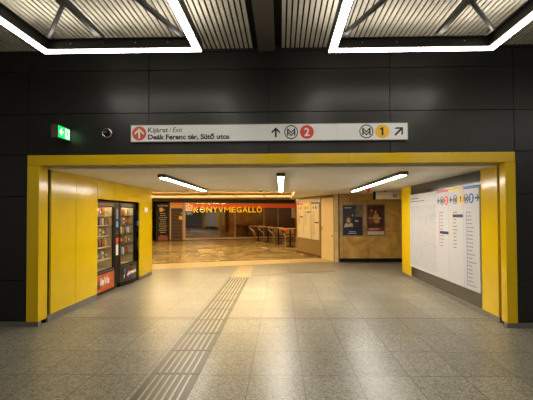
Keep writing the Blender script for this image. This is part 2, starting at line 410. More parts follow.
# ceilings
struct('ceiling_passage', box(-9.5, 5.14, ZP, 9.5, 10.45, ZP+.25), 'pass_ceiling')
bm = bmesh.new(); prism(bm, [(.42, 10.452), (7, 10.452), (7, 15.6), (.42, 15.6)], ZP+.001, ZP+.24)
struct('ceiling_soffit', bm, 'pass_ceiling')
struct('ceiling_hall', box(-9.5, 10.45, 2.52, 7, 30, 2.7), 'pass_ceiling')
bm = bmesh.new()
n0 = int(9.4/.063)
for i in range(-n0, n0):
    x = i*.063 + .02
    if -.38 < x+.02 < .02: continue
    bx(bm, x, -4.5, ZC, x+.042, YW-.02, ZC+.014)
struct('ceiling', bm, 'slat')
struct('ceiling_plenum', box(-9.5, -5, ZC+.05, 9.5, YW+.16, ZC+.1), 'plenum')
struct('trim_7', box(-9.5, YW-.022, ZC-.03, 9.5, YW-.001, ZC+.05), 'plenum')
tag(link('ceiling_beam', box(-.30, -4.5, ZC-.05, -.075, YW-.03, ZC+.05, bev=.004), 'beam'), 'flat grey ceiling beam running between the two light frames', 'beam')
for x in (-2.085, 1.82):
    tag(link('roof_rail', bx(bx(bmesh.new(), x-.028, -1.5, 3.575, x+.028, 4.24, 3.585), x-.006, -1.5, 3.585, x+.006, 4.24, 3.65), 'steel_dark'),
        'straight dark steel rail over the %s light frame, running away from the viewer' % ('left' if x < 0 else 'right'), 'steel rail')
tag(link('hall_beam', box(-9.3, 13.8, 2.36, .41, 15.5, 2.519), mat('beam_brown', (150, 128, 84), .6)), 'wide brown beam under the ceiling of the shop hall', 'beam')
# hall walls
struct('wall_hall_left', box(-9.5, 9.45, 0, -9.4, 30, 2.52), 'marble_wall')
struct('wall_hall_right', box(1.76, 11.8, 0, 7, 12.0, 2.5), 'marble_wall')
struct('baseboard_hall', box(1.86, 11.77, 0, 7, 11.80, .12), 'black')
struct('trim_8', box(1.715, 11.775, 0, 1.835, 11.9, 2.45, bev=.004), 'marble_wall_light')
struct('trim_9', box(1.835, 11.765, 0, 1.875, 11.80, 2.45), 'bronze')
# angled wall between (0.62,14.95) and (1.72,11.85): local frame
AW0 = Vector((.62, 14.95, 0)); AW1 = Vector((1.72, 11.85, 0)); AU = (AW1-AW0).normalized(); AL = (AW1-AW0).length
AM = facing(AW0, AU)     # u runs towards the viewer, n faces the hall (left / -x side)
def wallmesh(name, u0, u1, z0, z1, t, m):
    return struct(name, box(u0, z0, -t, u1, z1, 0), m, mw=AM)
UD = 2.33
wallmesh('wall_hall_angled', 0, UD, 0.0, 2.45, .12, 'marble_wall_light')
wallmesh('wall_hall_angled_top', UD, AL, 2.13, 2.45, .12, 'marble_wall_light')
struct('baseboard_hall_angled', box(0, 0, 0, UD-.01, .09, .012), 'bronze', mw=AM)
struct('wall_hall_rear', bx(bmesh.new(), .92, 14.98, 0, 1.3, 30, 2.5), 'marble_wall')
struct('wall_rear', box(-9.5, 29.8, 0, 7, 30, 2.52), 'shop_deep')
# door in the angled wall
d = struct('door_1', box(UD+.015, .015, -.05, AL-.015, 2.10, .012, bev=.003), 'cream_door', mw=AM)
link('door_handle', bx(box(UD+.07, .98, .012, UD+.10, 1.12, .02), UD+.075, 1.05, .02, UD+.17, 1.07, .05), 'chrome', d)
link('door_frame', bx(bx(box(UD-.02, 0, -.06, UD+.012, 2.14, .02), AL-.012, 0, -.06, AL+.01, 2.14, .02), UD-.02, 2.105, -.06, AL+.01, 2.14, .02), 'bronze', d)
link('door_notice', box(UD+.40, 1.50, .0121, UD+.52, 1.60, .0135), 'paper', d)
link('door_lock', bx(bmesh.new(), AL-.14, .80, .012, AL-.10, .86, .02), 'grey_plastic', d)

# ================================================================== FLOOR GUIDE STRIP
def guide(name, y0, y1, label, ma, mb):
    t = thing(name, label, 'tactile paving', (-1.02, y0, 0))
    n = max(1, round((y1-y0)/.6)); st = (y1-y0)/n
    bm = bmesh.new()
    for i in range(n): bx(bm, -.234, i*st+.003, 0, .234, (i+1)*st-.003, .003)
    link('paving_slab', bm, ma, t)
    bm = bmesh.new()
    for i in range(n):
        for k in range(6):
            x = -.16 + k*.064
            bx(bm, x-.0095, i*st+.022, .003, x+.0095, (i+1)*st-.022, .0075, bev=.0015)
    s = link('raised_bars', bm, mb, t)
    return t
guide('tactile_paving', 1.7, 8.9, 'grey strip of ribbed guide paving running up the floor into the passage', 'tile_tac', 'tile_bar')
guide('tactile_paving', 8.95, 10.85, 'short cream strip of ribbed guide paving at the far end of the grey one',
      mat('tactile_cream', (170, 145, 96), .4, vary=.08, vscale=20), mat('tactile_cream_bar', (206, 182, 126), .35))

# ================================================================== LIGHT FRAMES
def light_frame(x0, x1, label, brs):
    y1, y0, z, wd, h = (4.155 if x0 < 0 else 4.225 if x0 < 4 else 2.4), -1.6, 3.40, .105, .11
    t = thing('light_frame', label, 'ceiling light', ((x0+x1)/2, (y0+y1)/2, z), group='hanging light frames')
    cx, cy = (x0+x1)/2, (y0+y1)/2
    def fr(bm, a, z0, z1, ww):
        X0, X1, Y0, Y1 = x0+a-cx, x1-a-cx, y0+a-cy, y1-a-cy
        bx(bm, X0, Y0, z0, X0+ww, Y1, z1); bx(bm, X1-ww, Y0, z0, X1, Y1, z1)
        bx(bm, X0+ww, Y1-ww, z0, X1-ww, Y1, z1); bx(bm, X0+ww, Y0, z0, X1-ww, Y0+ww, z1); return bm
    link('housing', fr(bmesh.new(), 0, .012, h, wd), 'steel_dark', t)
    link('diffuser', fr(bmesh.new(), .010, .002, .0119, wd-.028), 'lamp', t)
    link('top_flange', fr(bmesh.new(), -.0, h, h+.008, wd+.03), 'steel_dark', t)
    link('added_slat_uplight', fr(bmesh.new(), .03, h+.008, h+.014, .05), 'slat_fill', t)  # added upward strip that brightens the slats
    for hx in (x0+.05, x1-.05):
        for hy in (0.2, -1.2):
            bm = bmesh.new(); tube(bm, [(hx-cx, hy-cy, h), (hx-cx, hy-cy, ZC-z)], .006, 6); link('hanger', bm, 'steel_dark', t)
    for s in (.2, .4, .6, .8):
        bm = bmesh.new(); hx = x0+(x1-x0)*s-cx
        tube(bm, [(hx, y1-wd-cy, .07), (hx, y1-wd-.006-cy, .07)], .008, 8); link('screw', bm, 'chrome', t)
light_frame(-2.745, -.896, 'left of the two large rectangular lit frames hanging under the slatted ceiling', None)
light_frame(.552, 2.452, 'right of the two large rectangular lit frames hanging under the slatted ceiling', None)
light_frame(4.2, 6.1, 'added unseen lit frame beyond the right edge of the view, brightening the right side', None)  # added out of view to brighten the right side of the wall
# braces above the frames (dark steel tubes)
ZB = 3.60
def bracepx(a, b, r, label, name='roof_brace'):
    bm = bmesh.new(); tube(bm, [(*a, ZB), (*b, ZB)], r, 8)
    for p in (a, b): bx(bm, p[0]-.05, p[1]-.05, ZB-.012, p[0]+.05, p[1]+.05, ZB+.012)
    tag(link(name, bm, 'steel_dark'), label, 'steel brace', 'roof braces')
bracepx((-2.70, 4.16), (-2.12, 3.49), .022, 'thin dark steel brace over the left corner of the left light frame')
bracepx((-1.12, 4.22), (-2.04, 1.30), .030, 'dark steel brace over the right part of the left light frame')
bracepx((.75, 4.16), (1.78, 1.60), .028, 'dark steel brace over the left corner of the right light frame')
bracepx((2.42, 4.15), (1.86, 3.56), .024, 'slanting dark steel brace at the right end of the right light frame')

# ================================================================== DIRECTION SIGN
sx0, sx1, sz0, sz1 = -2.046, 1.708, 2.524, 2.758
W = sx1-sx0; Hs = sz1-sz0
t = thing('direction_sign', 'long white direction sign with exit text and two metro lines above the yellow portal', 'sign', mw=facing((sx0, 4.93, sz0), (1, 0, 0)))
bm = bmesh.new()
for i in range(4): bx(bm, W*i/4+.001, .006, -.04, W*(i+1)/4-.001, Hs-.006, 0)
link('sign_panel', bm, 'sign_white', t)
link('frame_rail', bx(bx(bx(box(-.006, Hs-.006, -.045, W+.006, Hs+.002, .004), -.006, -.002, -.045, W+.006, .006, .004), -.006, 0, -.045, 0, Hs, .004), W, 0, -.045, W+.006, Hs, .004), 'skirting', t)
for q in (.3, 1.7, 3.2): link('mounting_bracket', box(q, .05, -.05, q+.2, .18, -.04), 'steel_dark', t)
def px_u(x): return (x-131.0)/(407.5-131.0)*W
def digit_one(cx, cy, h, z, m, par):
    k = h/.11; P_ = [(-.012, -.055), (.014, -.055), (.014, .055), (-.006, .055), (-.036, .034), (-.028, .016), (-.012, .026)]
    return link('line_number', prism(bmesh.new(), [(cx+x*k, cy+y*k) for x, y in P_], z, z+.002), m, par)
def disc(name, cx, cy, r, z, m, par):
    return link(name, prism(bmesh.new(), ngon(cx, cy, r, 40), z, z+.0015), m, par)
cy = .118
disc('exit_roundel', px_u(139.3), cy, .097, .0005, 'red_orange', t)
link('exit_arrow', arrow(bmesh.new(), px_u(139.3), cy, .14, math.pi/2, .024, .002, .004, .45), 'white', t)
text('lettering', 'Kijárat', .095, px_u(148.2), .132, .001, 'ink', t, width=(168.5-148.2)/276.5*W, bold=.0012)
text('lettering', '/', .100, px_u(169.5), .130, .001, 'ink', t, shear=.1)
text('lettering', 'Exit', .095, px_u(173.0), .132, .001, 'ink', t, width=(183.2-173.0)/276.5*W, shear=.25)
text('lettering', 'Deák Ferenc tér, Sütő utca', .092, px_u(148.2), .036, .001, 'ink', t, width=(230.3-148.2)/276.5*W, bold=.0032)
link('direction_arrow', arrow(bmesh.new(), px_u(276.8), cy, .135, math.pi/2, .026, .0005, .0025, .42), 'ink', t)
metro_m(t, px_u(292.2), cy, .094, .0005)
disc('line_roundel', px_u(307.8), cy, .094, .0005, 'line_red', t)
text('line_number', '2', .15, px_u(307.8), cy-.055, .003, 'white', t, align='CENTER', bold=.003, height=.11)
metro_m(t, px_u(366.8), cy, .094, .0005)
disc('line_roundel', px_u(382.6), cy, .094, .0005, 'line_yellow', t)
digit_one(px_u(382.6), cy, .11, .0025, 'ink', t)
link('direction_arrow', arrow(bmesh.new(), px_u(399), cy, .15, math.pi/4, .026, .0005, .0025, .42), 'ink', t)

# ================================================================== EXIT SIGN + WALL CAMERA
t = thing('exit_sign', 'small green lit emergency exit sign sticking out of the dark wall', 'sign', mw=facing((-2.918, 4.70, 2.556), (0, 1, 0)))
link('housing', bx(box(0, -.006, -.095, .28, .168, -.002, bev=.004), 0, .168-.012, -.002, .28, .168, .008), 'grey_plastic', t)
link('lit_panel', box(.012, .004, -.002, .262, .152, .003), 'green_lit', t)
link('arrow_pictogram', arrow(bmesh.new(), .070, .080, .095, math.pi, .024, .0035, .005, .5), 'white_lit', t)
bm = bmesh.new(); prism(bm, [(.155, .012), (.255, .012), (.255, .145), (.155, .145)], .0035, .0045)
link('doorway_pictogram', bm, 'white_lit', t)
bm = bmesh.new()                                    # running figure
prism(bm, ngon(.192, .122, .011, 14), .005, .0065)
for q in ([(.185, .108), (.203, .108), (.212, .070), (.192, .066)], [(.192, .070), (.206, .072), (.192, .048), (.170, .040), (.168, .047), (.183, .054)],
          [(.198, .072), (.212, .070), (.226, .052), (.222, .024), (.214, .024), (.215, .050)], [(.186, .108), (.190, .098), (.172, .086), (.168, .092)],
          [(.200, .106), (.202, .096), (.224, .088), (.227, .094)]):
    prism(bm, q, .005, .0065)
link('running_figure_pictogram', bm, 'green_lit', t)
t = thing('wall_camera', 'small round camera with a bright metal ring on the dark wall beside the exit sign', 'camera', mw=facing((-2.388, 4.98, 2.656), (1, 0, 0)))
bm = bmesh.new(); lathe(bm, [(.072, 0), (.074, .02), (.068, .035), (.052, .045), (.050, .030)], n=36); link('ring', bm, 'chrome', t, smooth=True)
bm = bmesh.new(); lathe(bm, [(.051, .03), (.047, .052), (.036, .070), (.018, .080), (.004, .083)], n=30); link('dome', bm, 'black', t, smooth=True)
bm = bmesh.new(); lathe(bm, [(.016, .07), (.016, .086), (.011, .089)], n=20); link('lens', bm, 'grey_plastic', t, smooth=True)

# ================================================================== PASSAGE LIGHTS, DETECTOR, ALARM
for x, y0, y1, lb in ((-1.93, 5.85, 9.2, 'leftmost of the three long white lamps on the passage ceiling'),
                      (0.0, 5.8, 9.7, 'middle of the three long white lamps on the passage ceiling'),
                      (1.91, 5.68, 9.7, 'rightmost of the three long white lamps on the passage ceiling')):
    t = thing('ceiling_lamp', lb, 'ceiling light', (x, (y0+y1)/2, ZP), group='lamps on the passage ceiling'); h = (y1-y0)/2
    link('housing', box(-.065, -h, -.055, .065, h, -.0005, bev=.003), 'housing', t)
    link('diffuser', box(-.046, -h+.05, -.062, .046, h-.05, -.055), 'tube', t)
t = thing('smoke_detector', 'small dark smoke detector on the passage ceiling left of the middle lamp', 'smoke detector', (-.53, 9.5, ZP))
bm = bmesh.new(); lathe(bm, [(.055, -.0005), (.055, -.02), (.045, -.03)], n=20); link('base', bm, 'white', t)
bm = bmesh.new(); lathe(bm, [(.04, -.03), (.036, -.06), (.02, -.07)], n=20); link('sensor', bm, 'grey_plastic', t)
t = thing('fire_alarm', 'small red alarm sounder on the passage ceiling beside the right lamp', 'alarm', (2.27, 9.55, ZP))
bm = bmesh.new(); lathe(bm, [(.06, -.0005), (.06, -.03), (.05, -.05)], n=20); link('base', bm, 'alarm_red', t)
bm = bmesh.new(); lathe(bm, [(.045, -.05), (.035, -.085), (.012, -.095)], n=20); link('beacon', bm, 'alarm_red', t)
# unseen tubes added under the high hall ceiling to light the hall
for x in (-7.4, -5.6, -3.8, -2.0, -.6):
  for y in (12.6, 16.3):
    t = thing('hall_fill_lamp', 'added unseen warm tube under the ceiling, lighting the shop hall', 'ceiling light', (x, y, 2.52), group='added hall lamps')
    link('housing', box(-.6, -.04, -.05, .6, .04, -.0005), 'white', t)
    bm = bmesh.new(); tube(bm, [(-.56, 0, -.07), (.56, 0, -.07)], .02, 10); link('tube', bm, 'hall_fill_tube', t)

MT['hall_panel'] = mat('hall_glow_panel', (255, 225, 150), .4, emit=.42, ecol=(255, 222, 140))  # glowing panels added to give the hall ceiling its bright band
for i, x in enumerate((-7.6, -6.1, -4.6, -3.1, -1.6, -.1)):
    t = thing('ceiling_glow_panel', 'added dim glowing panel brightening the ceiling band in front of the bookshop', 'ceiling light', (x, 18.9, 2.52), group='added glow panels before the bookshop')
    link('panel_frame', box(-.74, -1.0, -.03, .74, 1.0, -.0005), 'cream_door', t)
    link('panel_diffuser', box(-.70, -.96, -.036, .70, .96, -.03), 'hall_panel', t)

# ================================================================== MAP BOARDS ON THE RIGHT WALL
XB = 3.03
def BM(y): return facing((XB, y, .31), (0, -1, 0))
HB = 1.975-.31
def ubar(bm, x0, y0, x1, y1, z=.001): return bx(bm, x0, y0, z, x1, y1, z+.001)
t = thing('city_map_board', 'large white board with a grey city street map on the right passage wall', 'map', mw=BM(8.655))
w0 = 8.655-7.174
link('panel', box(0, 0, -.03, w0, HB, 0, bev=.002), 'board', t)
link('street_map', box(.04, .06, 0, w0-.05, HB-.26, .0015), 'map', t)
for yy, n, h in ((HB-.11, 13, .020), (HB-.17, 18, .016)):
    x = .06; bm = bmesh.new()
    for k in range(n):
        q = random.uniform(.018, .05)
        ubar(bm, x, yy, x+q, yy+h); x += q+.012
        if x > w0*.62: break
    link('caption_line', bm, 'ink', t)
def line_board(yl, yr, cm, cname, icons, lx, zs, boxrow, label, long_idx=()):
    t = thing('line_map_board', label, 'map', mw=BM(yl), group='line maps on the right passage wall')
    w_ = yl-yr-.003
    link('panel', box(0, 0, -.03, w_, HB, 0, bev=.002), 'board', t)
    link('colour_band', box(.002, HB-.045, 0, w_-.002, HB-.002, .0015), cm, t)
    for kind, u in icons:
        cyi = HB-.20
        if kind == 'L': link('direction_arrow', arrow(bmesh.new(), u, cyi, .12, math.pi, .024, .0005, .002), 'ink', t)
        elif kind == 'R': link('direction_arrow', arrow(bmesh.new(), u, cyi, .13, 0, .026, .0005, .002), 'ink', t)
        elif kind == 'M': metro_m(t, u, cyi, .078, .0005)
        else:
            disc('line_roundel', u, cyi, .082, .0005, cm, t)
            if kind == '1': digit_one(u, cyi, .096, .0025, 'ink', t)
            else: text('line_number', kind, .13, u, cyi-.048, .0025, 'white' if kind != '1' else 'ink', t, align='CENTER', bold=.002, height=.096)
    bm = bmesh.new(); ubar(bm, lx-.006, zs[-1]-.31, lx+.006, zs[0]-.31)
    for z in zs: prism(bm, ngon(lx, z-.31, .011, 12), .001, .003)
    link('route_line', bm, cm, t)
    for i, z in enumerate(zs):
        if i == boxrow: continue
        bm = bmesh.new()
        x = lx+.03; L_ = random.uniform(.10, .16) + (.08 if i in long_idx else 0)
        end = min(x+L_, w_-.02)
        while x < end:
            q = random.uniform(.012, .03); ubar(bm, x, z-.31-.009, min(x+q, end), z-.31+.009); x += q+.006
        link('station_name', bm, 'ink_grey', t)
    if boxrow is not None:
        z = zs[boxrow]-.31; link('highlighted_station', box(lx+.015, z-.026, .001, min(lx+.38, w_-.004), z+.026, .0025), 'navy', t)
    return t
rz = [1.555-.0625*i for i in range(11)]
line_board(7.171, 6.672, 'line_red', 'red', (('L', .089), ('M', .237), ('2', .412)), .122, rz, 6, 'white line map board with a red band and number 2 beside the city map')
rz = [1.553-.061*i for i in range(11)]
line_board(6.669, 6.130, 'line_yellow', 'yellow', (('L', .099), ('M', .256), ('1', .451)), .142, rz, 1, 'white line map board with a yellow band and number 1')
rz = [1.552-.0615*i for i in range(20)]
line_board(6.127, 5.645, 'line_blue', 'blue', (('M', .085), ('3', .249), ('R', .420)), .101, rz, None, 'white line map board with a blue band and number 3 next to the yellow panel', (4, 11, 13, 19))

# ================================================================== VENDING MACHINES
XM = -3.42
def vending(y0, y1, label, kind):
    t = thing('vending_machine', label, 'vending machine', mw=facing((XM, y0, 0), (0, 1, 0)), group='vending machines in the yellow wall')
    w_ = y1-y0; cw = .20 if kind == 1 else .22          # control column width
    gx0, gx1, gz0, gz1 = .05, w_-cw-.05, .47, 1.69
    bm = bmesh.new()
    D = .85; H_ = 1.80
    bx(bm, 0, .08, -D, w_, .11, -.03); bx(bm, 0, H_-.03, -D, w_, H_, -.01); bx(bm, 0, .08, -D, w_, H_, -D+.02)
    bx(bm, 0, .08, -D, .03, H_, -.03); bx(bm, w_-.03, .08, -D, w_, H_, -.03)
    link('cabinet', bm, 'black', t)
    link('interior_lining', bx(bx(bx(box(.03, .42, -.62, w_-cw, 1.76, -.60), .03, .42, -.6, .045, 1.76, -.06), w_-cw-.015, .42, -.6, w_-cw, 1.76, -.06), .045, .42, -.6, w_-cw-.015, .44, -.06), 'vend_in', t)
    bm = bmesh.new()
    bx(bm, 0, gz1, -.03, w_, H_, .0); bx(bm, 0, .42, -.03, w_-cw, gz0, .0); bx(bm, 0, gz0, -.03, gx0, gz1, .0, ); bx(bm, gx1, gz0, -.03, w_-cw, gz1, .0)
    link('door_frame', bm, 'black', t)
    link('glass', box(gx0, gz0, -.015, gx1, gz1, -.009), 'glass', t)
    link('header_strip', box(gx0, gz1+.02, .0, gx1, gz1+.075, .004), mat('vending_header', (120, 44, 26) if kind == 1 else (60, 44, 34), .4, vary=.5, vscale=22), t)
    link('light_tube', bx(box(.08, 1.70, -.07, w_-cw-.05, 1.735, -.04), gx0+.012, .6, -.055, gx0+.03, 1.68, -.04), 'vend_lamp', t)
    for z in (.66, .90, 1.12, 1.33, 1.52):
        link('shelf', box(.046, z-.012, -.58, w_-cw-.016, z, -.06), 'grey_plastic' if kind == 2 else 'vend_in', t)
    # control column
    c = link('control_panel', box(w_-cw, .42, -.03, w_, gz1, .006, bev=.003), 'black', t)
    link('keypad_screen', box(w_-cw*.5-.04, 1.28, .006, w_-cw*.5+.04, 1.40, .010), 'screen', c)
    link('price_card', box(w_-cw*.5-.045, 1.45, .006, w_-cw*.5+.045, 1.66, .009), 'ink_grey', c)
    link('coin_slot', box(w_-cw*.5-.03, 1.14, .006, w_-cw*.5+.03, 1.20, .014), 'chrome', c)
    if kind == 1:
        link('red_sticker', box(w_-cw*.5-.05, .93, .006, w_-cw*.5+.05, 1.06, .008), 'line_red', c)
        link('white_sticker', box(w_-cw*.5-.05, .70, .006, w_-cw*.5+.05, .92, .008), 'paper', c)
    else:
        link('white_sticker', box(w_-cw*.5-.03, .76, .006, w_-cw*.5+.03, .98, .008), 'paper', c)
        link('red_sticker', box(w_-cw*.5-.03, .68, .006, w_-cw*.5+.03, .74, .008), 'line_red', c)
    # lower front
    if kind == 1:
        link('base', box(.0, .02, -.70, w_, .11, -.032), 'black', t)
        lp = link('lower_panel', box(.0, .06, -.03, w_-cw+.0, .42, .004, bev=.004), 'black', t)
        link('advert_panel', box(.02, .075, .004, w_-cw-.03, .40, .008), 'vend_orange', lp)
        q = text('advert_lettering', 'leVa', .2, .22, .19, .009, 'paper', lp, width=.38, height=.15, bold=.008, shear=.2)
        link('advert_bottle', prism(bmesh.new(), [(.10, .135), (.22, .135), (.24, .20), (.19, .24), (.185, .30), (.155, .30), (.15, .24), (.09, .20)], .008, .010), 'bronze', lp)
        link('delivery_flap', box(.06, .425, .0, w_-cw-.06, .455, .012), 'grey_plastic', t)
        link('service_panel', box(w_-cw, .11, -.03, w_, .42, .004), 'black', t)
    else:
        # bowed lower front
        bm = bmesh.new(); n = 14; pts = []
        for i in range(n+1):
            u = i/n; pts.append((u*(w_-.03)+.015, .075*math.sin(math.pi*u)))
        ring_b = []
        poly = [(p[0], p[1]) for p in pts] + [(w_-.015, -.03), (.015, -.03)]
        vb = [bm.verts.new((p[0], .10, p[1])) for p in poly]; vt = [bm.verts.new((p[0], .45, p[1]*.8)) for p in poly]
        bm.faces.new(vb); bm.faces.new(vt[::-1])
        for i in range(len(poly)): bm.faces.new((vb[i], vt[i], vt[(i+1) % len(poly)], vb[(i+1) % len(poly)]))
        lp = link('lower_panel', bm, mat('vending_charcoal', (52, 44, 36), .3), t)
        bm = bmesh.new(); vb = [bm.verts.new((p[0], .02, p[1]*.95)) for p in poly]; vt = [bm.verts.new((p[0], .10, p[1]*.95)) for p in poly]
        bm.faces.new(vb); bm.faces.new(vt[::-1])
        for i in range(len(poly)): bm.faces.new((vb[i], vt[i], vt[(i+1) % len(poly)], vb[(i+1) % len(poly)]))
        link('base', bm, 'black', t)
        link('delivery_slot', box(.40, .405, .062, .62, .435, .076, bev=.004), 'black', lp)
        zc = .083; cx_, cy_ = .265, .25; r = .07      # cola globe
        def seg(a0, a1, yl, yh): pass
        bmr, bmw, bmb = bmesh.new(), bmesh.new(), bmesh.new()
        N = 24
        def wave(x, o): return cy_ + o + .018*math.sin((x-cx_)/r*2.2)
        def arc_y(x): return math.sqrt(max(0, r*r-(x-cx_)**2))
        X = [cx_-r+2*r*i/N for i in range(N+1)]
        for bmx, lo, hi in ((bmb, None, -.014), (bmw, -.014, .020), (bmr, .020, None)):
            for i in range(N):
                qs = []
                for x, top in ((X[i], 0), (X[i+1], 0), (X[i+1], 1), (X[i], 1)):
                    a = arc_y(x); v = cy_-a if (lo is None and not top) else cy_+a if (hi is None and top) else wave(x, hi if top else lo)
                    qs.append((x, max(cy_-a, min(cy_+a, v))))
                if abs(qs[3][1]-qs[0][1]) + abs(qs[2][1]-qs[1][1]) > 1e-4:
                    try: prism(bmx, qs, zc, zc+.002)
                    except Exception: pass
        link('logo_red', bmr, 'pepsi_red', lp); link('logo_white', bmw, 'white', lp); link('logo_blue', bmb, 'pepsi_blue', lp)
        text('logo_lettering', 'pepsi', .14, .36, .215, .084, 'white', lp, width=.30, height=.10, bold=.004)
        bm = bmesh.new(); prism(bm, [(.09, .36), (.17, .40), (.14, .30), (.09, .25)], .066, .068); link('blue_flash', bm, 'pepsi_blue', lp)
        bm = bmesh.new(); prism(bm, [(.08, .25), (.13, .30), (.11, .22), (.07, .17)], .062, .066); link('pale_flash', bm, 'paper', lp)
    for u in (.08, w_-.08):
        for dz in (-.08, -.6):
            bm = bmesh.new(); bx(bm, u-.03, 0, dz-.03, u+.03, .03, dz+.03); link('foot', bm, 'black', t)
    return w_, cw
m1 = vending(6.60, 7.635, 'vending machine with an orange advert below its glass, nearer the viewer', 1)
m2 = vending(7.665, 8.74, 'vending machine with a bowed charcoal base and round soft drink logo', 2)
# goods: one bottle and one packet, copied
GC = [('red', (150, 56, 40)), ('yellow', (196, 166, 84)), ('green', (96, 118, 66)), ('blue', (70, 92, 120)), ('white', (206, 196, 176)), ('brown', (112, 78, 48))]
GM = [mat('goods_'+n, c, .35) for n, c in GC]
def make_bottle(i):
    bm = bmesh.new(); lathe(bm, [(.028, 0), (.031, .01), (.031, .11), (.024, .135), (.012, .155)], n=12)
    t = bpy.data.objects.new('drink_bottle', None); COL.objects.link(t)
    link('bottle_body', bm, GM[i], t, smooth=True)
    bm = bmesh.new(); lathe(bm, [(.013, .155), (.013, .172)], n=12); link('cap', bm, 'white' if i != 4 else 'line_blue', t); return t
def make_packet(i):
    bm = bmesh.new(); n = 8
    rows = [(0, .004), (.02, .022), (.08, .030), (.13, .022), (.15, .004)]
    L_ = [[bm.verts.new((x, y, z)) for x, y in ((-.045, -d), (.045, -d), (.045, d), (-.045, d))] for z, d in rows]
    for a, b in zip(L_, L_[1:]):
        for k in range(4): bm.faces.new((a[k], a[(k+1) % 4], b[(k+1) % 4], b[k]))
    bm.faces.new(L_[0][::-1]); bm.faces.new(L_[-1])
    t = bpy.data.objects.new('snack_packet', None); COL.objects.link(t)
    link('wrapper', bm, GM[i], t); link('label_band', box(-.04, -.032, .05, .04, -.029, .09), GM[(i+2) % 6], t); return t
protos = {}
def place(kind, i, loc, rz, label, cat, group):
    key = (kind, i)
    if key not in protos:
        o = (make_bottle if kind == 'b' else make_packet)(i); protos[key] = o
    else:
        s = protos[key]; o = s.copy(); COL.objects.link(o)
        for ch in s.children:
            c = ch.copy(); COL.objects.link(c); c.parent = o
    o.location = loc; o.rotation_euler = (0, 0, rz); tag(o, label, cat, group)
SH = ('bottom', 'second lowest', 'middle', 'second highest', 'top')
for mi, (yy0, (w_, cw), mname) in enumerate(((6.60, m1, 'orange-fronted'), (7.665, m2, 'charcoal-based'))):
    for si, z in enumerate((.66, .90, 1.12, 1.33, 1.52)):
        for k in range(6):
            u = .13 + k*(w_-cw-.24)/5
            ci = (k + si*2 + mi) % 6
            kind = 'b' if (si + mi) % 2 else 'p'
            nm, ct = ('drink bottle', 'bottle') if kind == 'b' else ('snack packet', 'snack packet')
            place(kind, ci, (XM-.15, yy0+u, z+.001), math.pi/2, '%s %s on the %s shelf inside the %s vending machine' % (GC[ci][0], nm, SH[si], mname), ct,
                  'goods in the %s vending machine' % mname)

# small notice on the yellow wall past the machines
t = tag(link('wall_notice', box(XL+.0005, 8.86, 1.60, XL+.004, 9.06, 1.72), 'paper'), 'small white notice stuck on the yellow wall past the vending machines', 'notice')

# ================================================================== HALL: POSTERS AND HANGING SIGN
def poster(x0, x1, z0, z1, label):
    t = thing('framed_poster', label, 'poster', mw=facing((x0, 11.80, z0), (1, 0, 0)), group='posters on the marble wall')
    w_, h_ = x1-x0, z1-z0
    bm = bmesh.new(); b = .03
    bx(bm, 0, 0, .0, w_, b, .035); bx(bm, 0, h_-b, .0, w_, h_, .035); bx(bm, 0, b, .0, b, h_-b, .035); bx(bm, w_-b, b, .0, w_, h_-b, .035)
    link('frame', bm, 'skirting', t); return t, w_, h_
def art(t, nm, m, pts, z): return link(nm, prism(bmesh.new(), pts, z, z+.0015), m, t)
P = lambda n, c, **k: mat('print_'+n, c, .35, **k)
t, w_, h_ = poster(1.955, 2.635, .835, 1.85, 'dark poster with a portrait and a blue lower band, left of the two')
art(t, 'print', P('dark', (30, 30, 38), vary=.4, vscale=5), [(.03, .03), (w_-.03, .03), (w_-.03, h_-.03), (.03, h_-.03)], .010)
art(t, 'print_panel', P('grey', (110, 100, 80), vary=.6, vscale=9), [(.42, .62), (w_-.03, .62), (w_-.03, h_-.03), (.46, h_-.03)], .012)
art(t, 'print_band', P('blue', (20, 22, 56), vary=.2, vscale=4), [(.03, .03), (w_-.03, .03), (w_-.03, .27)] + [(w_-.03-(w_-.06)*i/8, .27+.03*math.sin(math.pi*i/8)) for i in range(1, 8)] + [(.03, .27)], .0145)
art(t, 'print_shoulders', P('cloth', (190, 170, 136), vary=.3, vscale=14), [(.07, .27), (.37, .27), (.35, .38), (.28, .43), (.16, .43), (.09, .38)], .0125)
art(t, 'print_hair', P('hair', (126, 84, 40)), ngon(.215, .50, .085, 20, 0, .12), .0135)
art(t, 'print_face', P('face', (206, 160, 116)), ngon(.215, .50, .048, 20, 0, .07), .0155)
bm = bmesh.new()
for x, y, L_ in ((.42, .46, .12), (.42, .49, .09), (.22, .13, .22), (.2, .08, .27), (.09, .90, .22)): bx(bm, x, y, .0165, x+L_, y+.016, .0175)
link('print_text_lines', bm, 'paper', t)
link('star_ornament', bx(box(.30, .66, .0165, .38, .668, .0175), .336, .62, .0165, .344, .71, .0175), 'paper', t)
t, w_, h_ = poster(2.735, 3.335, .845, 1.85, 'poster with dark red painted scene over a red and white band, right of two')
art(t, 'print', P('maroon', (74, 36, 24), vary=.6, vscale=6), [(.03, .27), (w_-.03, .27), (w_-.03, h_-.03), (.03, h_-.03)], .010)
art(t, 'print_figure', P('gold', (176, 132, 76), vary=.4, vscale=10), [(.26, .40), (.42, .40), (.44, .56), (.38, .70), (.28, .72), (.22, .60)], .012)
art(t, 'print_figure', P('rust', (120, 60, 36), vary=.4, vscale=10), [(.08, .40), (.22, .40), (.24, .60), (.20, .76), (.12, .76), (.07, .58)], .0125)
art(t, 'print_face', P('face2', (206, 150, 100)), ngon(.30, .76, .035, 16, 0, .045), .0135)
art(t, 'print_face', P('face3', (188, 124, 80)), ngon(.17, .80, .035, 16, 0, .045), .0135)
art(t, 'print_red_band', P('redband', (120, 46, 34)), [(.03, .14), (w_-.03, .14), (w_-.03, .27), (.03, .27)], .011)
